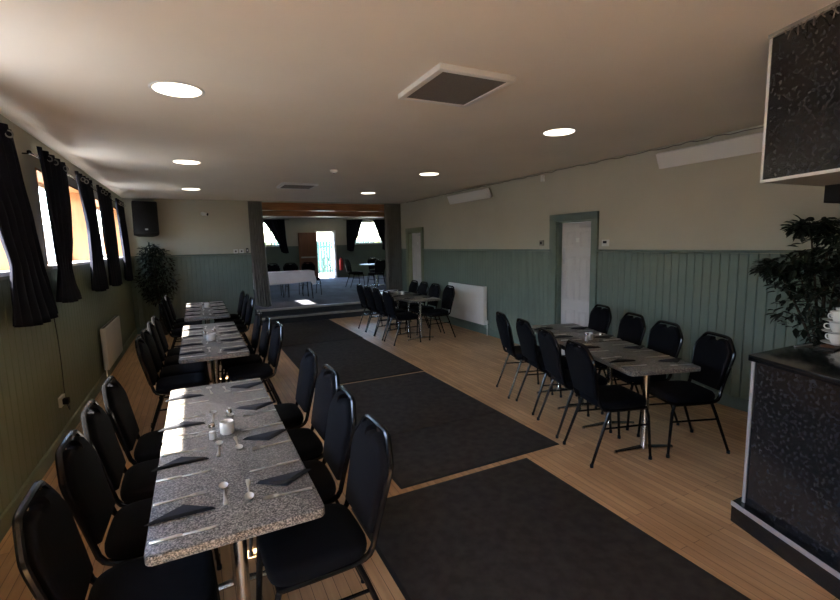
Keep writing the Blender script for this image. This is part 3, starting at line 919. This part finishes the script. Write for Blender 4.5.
# ------------------------------------------------------------------ curtains
def curtain(name, prof, folds, amp, place, label, m, group, eyelets=0, thick=.006, depth0=0.0, nu=None):
    """prof: list of (z, t0, t1, depth) from the top down; folds waves; place(t, d, z)."""
    nu = nu or folds*10+1; nv = 26
    zs = [p[0] for p in prof]
    def interp(z):
        for a, b in zip(prof, prof[1:]):
            if a[0] >= z >= b[0]:
                f_ = (a[0]-z)/(a[0]-b[0]) if a[0] != b[0] else 0
                f_ = f_*f_*(3-2*f_)*.5 + f_*.5
                return [a[i]+(b[i]-a[i])*f_ for i in (1, 2, 3)]
        return prof[-1][1:4]
    rnd = random.Random(hash_label(label))
    ph = [rnd.uniform(-.5, .5) for _ in range(folds+2)]
    def fn(u, v):
        z = zs[0] + (zs[-1]-zs[0])*v
        t0, t1, sc = interp(z)
        wave = math.sin(u*folds*2*PI + .6*math.sin(v*3+ph[int(u*folds)])) * amp * sc
        wave += .25*amp*math.sin(u*folds*4*PI + 3*v)
        zz = z + (.10*(1-u)**2 + .05*u**3)*max(0, v-.55)/.45
        return place(t0+(t1-t0)*u, depth0 + wave, zz)
    mb = MB().grid(nu, nv, fn)
    o = mb.build(name, m, angle=180)
    tag(o, label, 'curtain', group)
    sd = o.modifiers.new('cloth_thickness', 'SOLIDIFY'); sd.thickness = thick; sd.offset = 0
    if eyelets:
        t0, t1, _ = interp(zs[0]-.05)
        for k in range(eyelets):
            u = (k+.75)/eyelets if eyelets > 1 else .5
            u = (math.floor(u*folds) + .25)/folds
            c = Vector(place(t0+(t1-t0)*(u-.12/folds), depth0+amp*prof[0][3]+thick*.5+.004, zs[0]-.062))
            ax = Vector((.78, .62, 0))
            pts = [c + ax*.022*math.cos(2*PI*q/18) + Vector((0, 0, .022*math.sin(2*PI*q/18))) for q in range(18)]
            e = MB().tube(pts, .0055, 6, closed=True).build('eyelet', 'eyelet')
            e.parent = o
    return o
def hash_label(s): return sum(ord(c)*(i+3) for i, c in enumerate(s))
CP = lambda t, d, z: (-1.095 + d, t, z)
GC = 'black curtains of the side windows'
curtain('window_curtain', [(2.60, 3.25, 4.25, .9), (2.3, 3.45, 4.32, .9), (1.95, 3.70, 4.45, .9), (1.62, 3.86, 4.57, .8), (1.45, 3.82, 4.66, 1.0), (1.16, 3.78, 4.84, 1.3)], 5, .024, CP, 'black curtain nearest the camera on the side wall, flaring at its foot', 'curtain', GC, 3)
curtain('window_curtain', [(2.60, 4.83, 5.78, .9), (2.2, 4.92, 5.72, .9), (1.85, 5.00, 5.62, .8), (1.56, 5.05, 5.49, .6), (1.42, 5.0, 5.55, .9), (1.22, 4.86, 5.78, 1.2)], 5, .024, CP, 'black curtain pinched at the sill, left of the orange strip of window', 'curtain', GC, 3)
curtain('window_curtain', [(2.60, 6.16, 7.08, .9), (2.0, 6.50, 7.15, .8), (1.6, 6.48, 7.22, .8), (1.19, 6.38, 7.42, 1.1)], 5, .024, CP, 'black curtain right of the orange strip of window', 'curtain', GC, 3)
curtain('window_curtain', [(2.60, 7.36, 8.55, .9), (2.0, 7.50, 8.55, .9), (1.55, 7.62, 8.60, .8), (1.16, 7.62, 8.72, 1.1)], 5, .024, CP, 'fourth black curtain along the side wall, before the last window strip', 'curtain', GC, 3)
curtain('window_curtain', [(2.58, 8.95, 9.88, .9), (2.0, 9.15, 10.0, .9), (1.55, 9.3, 10.05, .8), (1.14, 9.25, 10.12, 1.1)], 5, .024, CP, 'black curtain in the corner beside the wall speaker', 'curtain', GC, 3)
curtain('window_curtain', [(2.60, 1.85, 2.5, .9), (1.6, 1.9, 2.4, .8), (1.2, 1.85, 2.6, 1.1)], 6, .024, CP, 'black curtain at the left edge of the first side window', 'curtain', GC, 2)
for k, (a, b) in enumerate(((1.8, 4.2), (4.82, 7.12), (7.3, 9.95))):
    rd = empty('curtain_rod', (-1.143, (a+b)/2, 2.545)); L = (b-a)/2
    tag(rd, 'thin dark curtain rod over the %s side window' % ('nearest', 'middle', 'far')[k], 'curtain rod', 'curtain rods over the side windows')
    MB().tube([(0,-L,0), (0,L,0)], .008, 8).build('rod', 'frame', rd)
    for s in (-1, 1):
        MB().lathe([(0,-.02),(.014,-.012),(.017,0),(.014,.012),(0,.02)], seg=10, mtx=Matrix.Translation((0, s*(L+.01), 0))).build('finial', 'frame', rd)
        MB().tube([(0, s*(L-.06), 0), (-.064, s*(L-.06), 0)], .006, 6).build('bracket', 'frame', rd)
SP = lambda t, d, z: (t, 10.74 + d, z)
GS = 'grey stage curtains'
curtain('stage_curtain', [(2.73, 1.13, 1.42, 1), (1.6, 1.13, 1.44, 1), (.335, 1.15, 1.50, 1)], 6, .032, SP, 'long grey curtain at the left of the stage opening', 'curtain_grey', GS)
curtain('stage_curtain', [(2.73, 4.36, 4.785, 1), (1.6, 4.35, 4.785, 1), (.335, 4.33, 4.785, 1)], 7, .034, SP, 'long grey curtain at the right of the stage opening', 'curtain_grey', GS)
BP = lambda t, d, z: (t, SBY-.12 + d, z)
GB = 'dark curtains on the back wall of the stage room'
curtain('window_curtain', [(2.82, 2.55, 3.40, 1), (2.1, 2.95, 3.42, .8), (1.75, 3.12, 3.45, .6), (1.40, 3.2, 3.5, .8)], 5, .03, BP, 'dark swept curtain left of the open back door', 'curtain', GB)
curtain('window_curtain', [(2.82, 6.02, 6.75, 1), (2.1, 6.0, 6.55, .8), (1.78, 6.0, 6.38, .6), (1.40, 6.0, 6.3, .8)], 5, .03, BP, 'dark swept curtain just right of the red extinguisher', 'curtain', GB)
curtain('window_curtain', [(2.82, 7.25, 7.95, 1), (2.1, 7.5, 7.98, .8), (1.75, 7.68, 8.0, .6), (1.40, 7.65, 8.0, .8)], 5, .03, BP, 'dark curtain at the right edge of the right stage window', 'curtain', GB)

for a, b, lab in ((1.9, 3.6, 'dark curtain rod over the left window of the stage room'), (5.9, 8.1, 'dark curtain rod over the right window of the stage room')):
    rd = empty('curtain_rod', ((a+b)/2, SBY-.066, 2.80)); L = (b-a)/2
    tag(rd, lab, 'curtain rod', 'curtain rods in the stage room')
    MB().tube([(-L,0,0), (L,0,0)], .010, 8).build('rod', 'frame', rd)
    for q in (-1, 1): MB().tube([(q*(L-.05),0,0), (q*(L-.05),.066,0)], .007, 6).build('bracket', 'frame', rd)
# ------------------------------------------------------------------ ceiling
LN = [(-.02, 3.43, 'round recessed ceiling light nearest the windows at the front'), (0.0, 6.18, 'second round recessed light along the window side'),
      (.03, 8.94, 'farthest round recessed light along the window side'), (3.19, 3.40, 'nearest round recessed light towards the door wall'),
      (3.22, 6.13, 'middle round recessed light towards the door wall'), (3.21, 8.76, 'farthest round recessed light towards the door wall')]
LS = [(3.55, 14.6, 'round ceiling light of the stage room, in front of the back door'), (1.6, 16.6, 'round ceiling light at the far left of the stage room'), (6.1, 16.6, 'round ceiling light at the far right of the stage room')]
lt = None
for x, y, lab in LN + LS:
    if lt is None:
        lt = empty('ceiling_light')
        MB().lathe([(.140,-.001),(.152,-.006),(.160,-.004),(.163,.0),(.140,.0)], seg=36).build('trim_ring', 'white', lt)
        MB().lathe([(0,-.004),(.140,-.004),(.142,-.001),(.0,-.001)], seg=36).build('diffuser', 'lamp', lt)
        o = lt
    else: o = copy_tree(lt)
    o.location = (x, y, (SH if y > YB else H)-.0005); tag(o, lab, 'ceiling light', 'recessed ceiling lights')
def vent(x, y, w_, d_, label, rz=0):
    root = empty('ceiling_vent', (x, y, H), rz); tag(root, label, 'ceiling vent', 'ceiling vents')
    f = MB(); a, b = w_/2, d_/2; t = .04
    for q in ((-a, a, -b, -b+t), (-a, a, b-t, b), (-a, -a+t, -b+t, b-t), (a-t, a, -b+t, b-t)): f.box(*q, -.035, -.0005, bev=.003)
    f.build('vent_frame', 'white', root)
    g = MB()
    n = 40
    for k in range(n):
        y0 = -b+t + (2*b-2*t)*k/n
        g.box(-a+t, a-t, y0, y0+(2*b-2*t)/n*.55, -.030, -.018)
    n = 20
    for k in range(n):
        x0 = -a+t + (2*a-2*t)*k/n
        g.box(x0, x0+.004, -b+t, b-t, -.028, -.014)
    g.build('grille', 'grille', root, smooth=False)
    MB().box(-a+t, a-t, -b+t, b-t, -.012, -.004).build('backing', 'pot', root, smooth=False)
vent(1.60, 2.67, .54, .60, 'large square grey vent with white frame in the near ceiling')
vent(1.64, 7.92, .58, .60, 'square vent in the far ceiling before the stage')
sd_ = empty('smoke_detector', (1.79, 6.21, H)); tag(sd_, 'small round white smoke detector on the ceiling', 'smoke detector')
MB().lathe([(0,-.045),(.03,-.045),(.045,-.032),(.05,-.012),(.05,-.0005),(0,-.0005)], seg=20).build('detector_body', 'plastic', sd_)
MB().lathe([(0,-.050),(.012,-.049),(.016,-.045),(0,-.045)], seg=12).build('sensor_cap', 'grille', sd_)
# thin stuck garland along the right wall / ceiling edge
pts = []
rg = random.Random(5)
y = 2.4
while y < 10.4:
    pts.append((XR-.012-rg.uniform(0,.012), y, H-.012-rg.uniform(0,.018))); y += rg.uniform(.05,.13)
gl = MB().tube(pts, .006, 5).build('wire_garland', 'tinsel'); tag(gl, 'thin dark wire strung along the ceiling edge over the door wall', 'wire')

# ------------------------------------------------------------------ right wall fittings
def heater(y0, y1, label):
    root = empty('panel_heater', (XR, (y0+y1)/2, 2.58)); tag(root, label, 'heater', 'slim white heaters under the ceiling')
    L = (y1-y0)/2
    m = Matrix.Translation((-.12, 0, 0)) @ Matrix.Rotation(math.radians(-24), 4, 'Y')
    MB().box(-.022, .022, -L, L, -.085, .085, bev=.004, mtx=m).build('heater_body', 'white', root)
    MB().box(-.0235, -.021, -L+.02, L-.02, -.065, .065, mtx=m).build('front_panel', 'plastic', root, smooth=False)
    for s in (-1, 1): MB().box(-.11, -.0, s*L*.7-.015, s*L*.7+.015, -.012, .012).build('wall_bracket', 'alu', root, smooth=False)
heater(2.02, 3.45, 'slim white panel heater under the ceiling beside the black bar canopy')
heater(6.68, 8.08, 'slim white panel heater under the ceiling between the two doors')
def radiator(x, yc, L, z0, z1, d, facing, label):
    root = empty('radiator', (x, yc, 0)); tag(root, label, 'radiator', 'white wall radiators')
    s = facing
    m = MB()
    m.box(min(s*.035, s*(.035+d)), max(s*.035, s*(.035+d)), -L/2, L/2, z0, z1, bev=.008)
    m.build('panel', 'white', root)
    g = MB()
    for k in range(int(L/.05)):
        y = -L/2+.03+k*.05
        g.box(min(s*(.05), s*(.02+d)), max(s*(.05), s*(.02+d)), y, y+.028, z1-.002, z1+.004)
    g.build('top_grille', 'grille', root, smooth=False)
    for q in (-1, 1): MB().box(min(0.012*s, s*.036), max(0.012*s, s*.036), q*L*.35-.02, q*L*.35+.02, z0+.1, z1-.1).build('wall_bracket', 'alu', root, smooth=False)
    v = MB().tube([(s*.07, -L/2+.0, z0+.06), (s*.07, -L/2-.05, z0+.06)], .012, 8)
    v.lathe([(0,0),(.02,0),(.02,.05),(.016,.06),(0,.06)], (s*.07, -L/2-.05, z0+.03), 12)
    v.build('valve', 'plastic', root)
    MB().tube([(s*.07, -L/2-.05, z0+.04), (s*.07, -L/2-.05, .0)], .008, 8).build('pipe', 'white', root)
radiator(XR, 7.53, 1.28, .20, .915, .085, -1, 'white radiator on the green boarding behind the far right table')
radiator(XL, 7.62, 1.26, .18, .73, .06, 1, 'white radiator low on the window wall')
def wallbox(name, loc, sx, sy, sz, label, cat, face, fm='black_plastic', bm_='plastic', part='screen'):
    root = empty(name, loc); tag(root, label, cat)
    MB().box(-sx/2, sx/2, -sy/2, sy/2, -sz/2, sz/2, bev=.004).build('housing', bm_, root)
    MB().box(*face).build(part, fm, root, smooth=False)
wallbox('thermostat', (XR-.014, 4.24, 1.684), .028, .10, .085, 'small white wall thermostat right of the white door', 'thermostat', (-.0155, -.013, -.03, .03, -.005, .028))
wallbox('call_point', (XR-.014, 5.455, 1.695), .028, .085, .085, 'small dark square wall unit left of the white door', 'wall unit', (-.0155, -.013, -.02, .02, -.02, .02), 'black_plastic', 'nosing', 'button')
wallbox('alarm_sensor', (XR-.02, 5.44, 2.665), .04, .05, .09, 'tiny white sensor high on the door wall near the ceiling', 'sensor', (-.0215, -.019, -.012, .012, -.03, -.005), 'plastic', 'plastic', 'lens')

# ------------------------------------------------------------------ back wall fittings
sp = empty('wall_speaker', (-.83, YB, 2.33)); tag(sp, 'black loudspeaker mounted high on the back wall corner', 'speaker')
m = Matrix.Translation((0, -.24, 0)) @ Matrix.Rotation(math.radians(-8), 4, 'X') @ Matrix.Rotation(.15, 4, 'Z')
bb = MB().prism([(-.215,-.15),(.215,-.15),(.215,.02),(.13,.16),(-.13,.16),(-.215,.02)], -.33, .33, bev=.02, mtx=m)
cab = bb.build('cabinet', 'black_plastic', sp)
MB().box(-.195, .195, -.160, -.146, -.29, .31, bev=.006, mtx=m).build('front_grille', 'black_plastic', cab)
MB().box(-.025, .025, -.166, -.158, -.245, -.215, bev=.002, mtx=m).build('badge', 'alu', cab)
MB().box(-.04, .04, -.12, -.001, -.05, .05, bev=.004).build('wall_bracket', 'frame', sp)
cm = empty('security_camera', (.22, YB, 2.46)); tag(cm, 'small white security camera on the back wall', 'camera')
MB().lathe([(0,0),(.04,0),(.04,.03),(0,.03)], seg=16, mtx=Matrix.Rotation(PI/2, 4, 'X')).build('base_plate', 'plastic', cm)
MB().tube([(0,-.02,0),(0.01,-.06,-.01)], .012, 8).build('arm', 'plastic', cm)
mm = Matrix.Translation((.03,-.09,-.01)) @ Matrix.Rotation(.9, 4, 'Z') @ Matrix.Rotation(PI/2+.15, 4, 'X')
MB().lathe([(0,-.07),(.032,-.07),(.034,.07),(0,.07)], seg=16, mtx=mm).build('camera_body', 'plastic', cm)
MB().lathe([(0,.071),(.028,.071),(.028,.076),(0,.078)], seg=16, mtx=mm).build('lens', 'black_plastic', cm)
for k, (x, lab) in enumerate(((.82, 'left white wall socket above the boarding on the back wall'), (.94, 'right white wall socket above the boarding on the back wall'))):
    wallbox('wall_socket', (x, YB-.012, 1.645), .09, .024, .088, lab, 'socket', (-.018, .018, -.0135, -.011, -.02, .02), 'grille', 'plastic', 'socket_face')
wallbox('light_switch', (1.06, YB-.014, 1.66), .05, .028, .10, 'narrow dark switch at the edge of the stage opening', 'switch', (-.012, .012, -.0165, -.013, -.02, .02), 'plastic', 'pot', 'rocker')

# left wall socket with plug and hanging cable
wallbox('wall_socket', (XL+.024, 5.02, .39), .024, .15, .09, 'double white wall socket low on the window wall', 'socket', (.011, .0135, -.06, .06, -.03, .03), 'plastic', 'plastic', 'socket_face')
pl = empty('power_plug', (XL+.036, 4.99, .39)); tag(pl, 'black plug with a cable running up to the curtain', 'plug')
MB().box(.0015, .05, -.028, .028, -.028, .028, bev=.008).build('plug_body', 'black_plastic', pl)
MB().tube([(.04,0,-.02), (.035,.05,-.13), (-.005,.10,.0), (-.012,.16,.3), (-.012,.14,.62), (-.012,.06,.95), (-.012,-.1,1.12)], .004, 6, smooth_n=2).build('cable', 'cable', pl)

# ------------------------------------------------------------------ potted ficus trees
def ficus(x, y, z, h, blobs, n, leaf, label, seed, potr=.16):
    r = random.Random(seed)
    root = empty('potted_ficus', (x, y, z)); tag(root, label, 'plant')
    MB().lathe([(0,0),(potr*.75,0),(potr,.26),(potr*1.06,.26),(potr*1.06,.30),(potr*.93,.30),(potr*.9,.24),(0,.24)], seg=24).build('pot', 'pot', root)
    MB().lathe([(0,.245),(potr*.9,.245),(0,.262)], seg=20).build('soil', 'soil', root)
    t = MB()
    t.tube([(0,0,.24),(.02,.01,h*.3),(-.02,.0,h*.5),(.0,.02,h*.8)], [.022,.02,.016,.008], 8, smooth_n=1)
    for c, rr in blobs:
        t.tube([(0,0,h*.35), (c[0]*.5,c[1]*.5,(h*.4+c[2])*.5), c], [.012,.009,.004], 6, smooth_n=1)
    t.build('trunk', 'bark', root)
    f = MB(); foliage(f, blobs, n, leaf, r); f.build('foliage', 'lead', root, smooth=False, fix=False)
ficus(-.72, 10.47, 0, 1.8, [((0,0,1.5),(.30,.22,.30)), ((-.10,0,1.1),(.26,.22,.35)), ((.12,-.03,1.15),(.26,.22,.35)), ((.02,0,.85),(.24,.2,.25)), ((-.05,0,1.68),(.2,.18,.18))], 1100, .095, 'dark leafy ficus in the corner under the wall speaker', 11)

# ------------------------------------------------------------------ bar counter and canopy
BA = math.radians(18.0)
bd = Vector((-math.sin(BA), -math.cos(BA)))          # along the bar front, towards the camera
def bar_poly(ax, ay, length, back_x, ox=0):
    far = (ax + bd.x*length, ay + bd.y*length)
    return [(ax, ay), far, (back_x, far[1]), (back_x, ay - .03)]
bar = empty('bar_counter', (2.884, 1.449, 0)); tag(bar, 'black marbled bar counter with pale edge trims at the right', 'bar counter')
def PB(mb, name, m, parent=bar, **k):
    o = mb.build(name, m, **k); o.parent = parent; o.matrix_parent_inverse = Matrix.Translation(-Vector(bar.location)); return o
BX = 4.0
PB(MB().prism(bar_poly(2.884, 1.449, 1.5, BX), .13, 1.012), 'front_panel', 'marble', smooth=False)
PB(MB().prism(bar_poly(2.835, 1.492, 1.55, BX), 0.0, .118), 'plinth', 'black_top', smooth=False)
PB(MB().prism(bar_poly(2.838, 1.490, 1.55, BX), .118, .131), 'plinth_top', 'black_top', smooth=False)
a = Vector((2.8335, 1.493)); b = a + bd*1.55; nrm = Vector((-math.cos(BA), math.sin(BA)))
PB(MB().prism([(a.x, a.y), (b.x, b.y), (b.x+nrm.x*.004, b.y+nrm.y*.004), (a.x+nrm.x*.004, a.y+nrm.y*.004)], .105, .134), 'plinth_trim', 'alu', smooth=False)
PB(MB().box(2.872, 2.888, 1.440, 1.456, .132, 1.012), 'corner_trim', 'alu', smooth=False)
PB(MB().prism(bar_poly(2.862, 1.472, 1.55, BX+.03), 1.012, 1.050, bev=.006), 'worktop', 'black_top')
can = empty('bar_canopy', (2.735, 1.40, H)); tag(can, 'black marbled canopy box hanging from the ceiling above the bar', 'canopy')
def PC(mb, name, m, **k):
    o = mb.build(name, m, **k); o.parent = can; o.matrix_parent_inverse = Matrix.Translation(-Vector(can.location)); return o
CZ = 2.018
def can_poly(ax, ay, length, back_x): return [(ax, ay), (ax+bd.x*length, ay+bd.y*length), (back_x, ay+bd.y*length), (back_x, ay-.02)]
PC(MB().prism(can_poly(2.735, 1.40, 1.5, 4.3), CZ+.012, H-.001), 'box_panel', 'marble', smooth=False)
PC(MB().prism(can_poly(2.738, 1.397, 1.5, 4.3), CZ, CZ+.012), 'underside', 'nosing', smooth=False)
PC(MB().box(2.729, 2.741, 1.394, 1.406, CZ, H-.001), 'corner_trim', 'plastic', smooth=False)
a = Vector((2.734, 1.40)); b = a + bd*1.5
PC(MB().prism([(a.x, a.y), (b.x, b.y), (b.x+nrm.x*.008, b.y+nrm.y*.008), (a.x+nrm.x*.008, a.y+nrm.y*.008)], CZ-.002, CZ+.013), 'bottom_trim', 'plastic', smooth=False)
PC(MB().prism([(a.x, a.y), (b.x, b.y), (b.x+nrm.x*.02, b.y+nrm.y*.02), (a.x+nrm.x*.02, a.y+nrm.y*.02)], H-.018, H-.001), 'top_trim', 'nosing', smooth=False)
# tinsel remains on the canopy's top edge
rg = random.Random(9); g = MB(); L = .1
while L < 1.4:
    p = a + bd*L + nrm*.024
    g.tube([(p.x, p.y, H-.02), (p.x+nrm.x*.01+rg.uniform(-.02,.02), p.y+rg.uniform(-.03,.03), H-.035-rg.uniform(0,.05))], .003, 4)
    L += rg.uniform(.01,.035)
tn = g.build('tinsel_strip', 'tinsel'); tag(tn, 'torn tinsel remains along the top edge of the black canopy', 'tinsel')
# small dark box hung below the canopy
bx_ = empty('bar_gantry', (3.55, 1.2, CZ)); tag(bx_, 'dark unit hung under the black canopy at the right edge', 'bar gantry')
MB().box(-.27, .5, -.25, .15, -.10, -.0005, bev=.004).build('housing', 'black_plastic', bx_)
MB().box(-.2, -.15, -.258, -.249, -.03, -.015).build('badge', 'plastic', bx_, smooth=False)

# cups and saucers stacked on the bar
cup = empty('coffee_cup')
MB().lathe([(0,0),(.022,0),(.024,.006),(.036,.03),(.041,.062),(.0385,.062),(.034,.032),(.021,.010),(0,.010)], seg=24).build('cup_body', 'ceramic', cup)
MB().tube([(.036,0,.050),(.058,0,.052),(.064,0,.035),(.052,0,.020),(.033,0,.022)], .0045, 6, smooth_n=1).build('handle', 'ceramic', cup)
sau = MB().lathe([(0,0),(.035,0),(.040,.003),(.072,.014),(.074,.016),(.071,.017),(.038,.007),(0,.005)], seg=28).build('saucer', 'ceramic')
first = {'c': True, 's': True}
CW = ['bottom', 'second', 'third', 'top']
def crockery(x, y, n, which, tier0=0):
    z = 1.0505
    for k in range(n):
        if first['s']: s_ = sau; first['s'] = False
        else: s_ = sau.copy(); COL.objects.link(s_)
        s_.location = (x+.004*(k % 2), y, z); tag(s_, 'white saucer at the %s tier of the %s stack on the bar' % (CW[k], which), 'saucer', 'saucers stacked on the bar')
        if first['c']: c_ = cup; first['c'] = False
        else: c_ = copy_tree(cup)
        c_.location = (x+.004*(k % 2), y, z+.0075); c_.rotation_euler = (0, 0, 2.4+.7*k+x*5)
        tag(c_, 'white coffee cup at the %s tier of the %s stack on the bar' % (CW[k], which), 'cup', 'coffee cups stacked on the bar')
        z += .0705
crockery(3.55, 1.335, 3, 'left'); crockery(3.74, 1.38, 3, 'rear')
# small drip tray and napkins on the bar
tr = empty('serving_tray', (3.40, 1.315, 1.0505), .1); tag(tr, 'small dark tray with brown scraps on the bar beside the cups', 'tray')
MB().box(-.07, .07, -.05, .05, 0, .008, bev=.003).build('tray_base', 'pot', tr)
MB().lathe([(0,.008),(.035,.009),(.03,.018),(.012,.024),(0,.024)], seg=16).build('scraps', 'brown', tr)
pn = MB().box(-.08, .08, -.006, .006, 0, .007, bev=.003).build('pen', 'alu'); pn.location = (3.36, 1.42, 1.0505); pn.rotation_euler = (0, 0, -.15)
tag(pn, 'thin pale pen lying on the black bar top', 'pen')
ficus(4.40, 1.74, 0, 2.0, [((.05,-.05,1.62),(.25,.26,.24)), ((-.05,.16,1.42),(.26,.22,.20)), ((.0,-.1,1.35),(.28,.28,.28)), ((-.02,.05,1.12),(.28,.26,.22)), ((.05,-.15,1.75),(.2,.22,.14)), ((-.10,.30,1.47),(.14,.12,.05)), ((.0,.14,1.80),(.15,.12,.05)), ((.0,-.2,1.0),(.25,.28,.22))], 1800, .085, 'dark leafy ficus behind the bar counter', 12, .17)
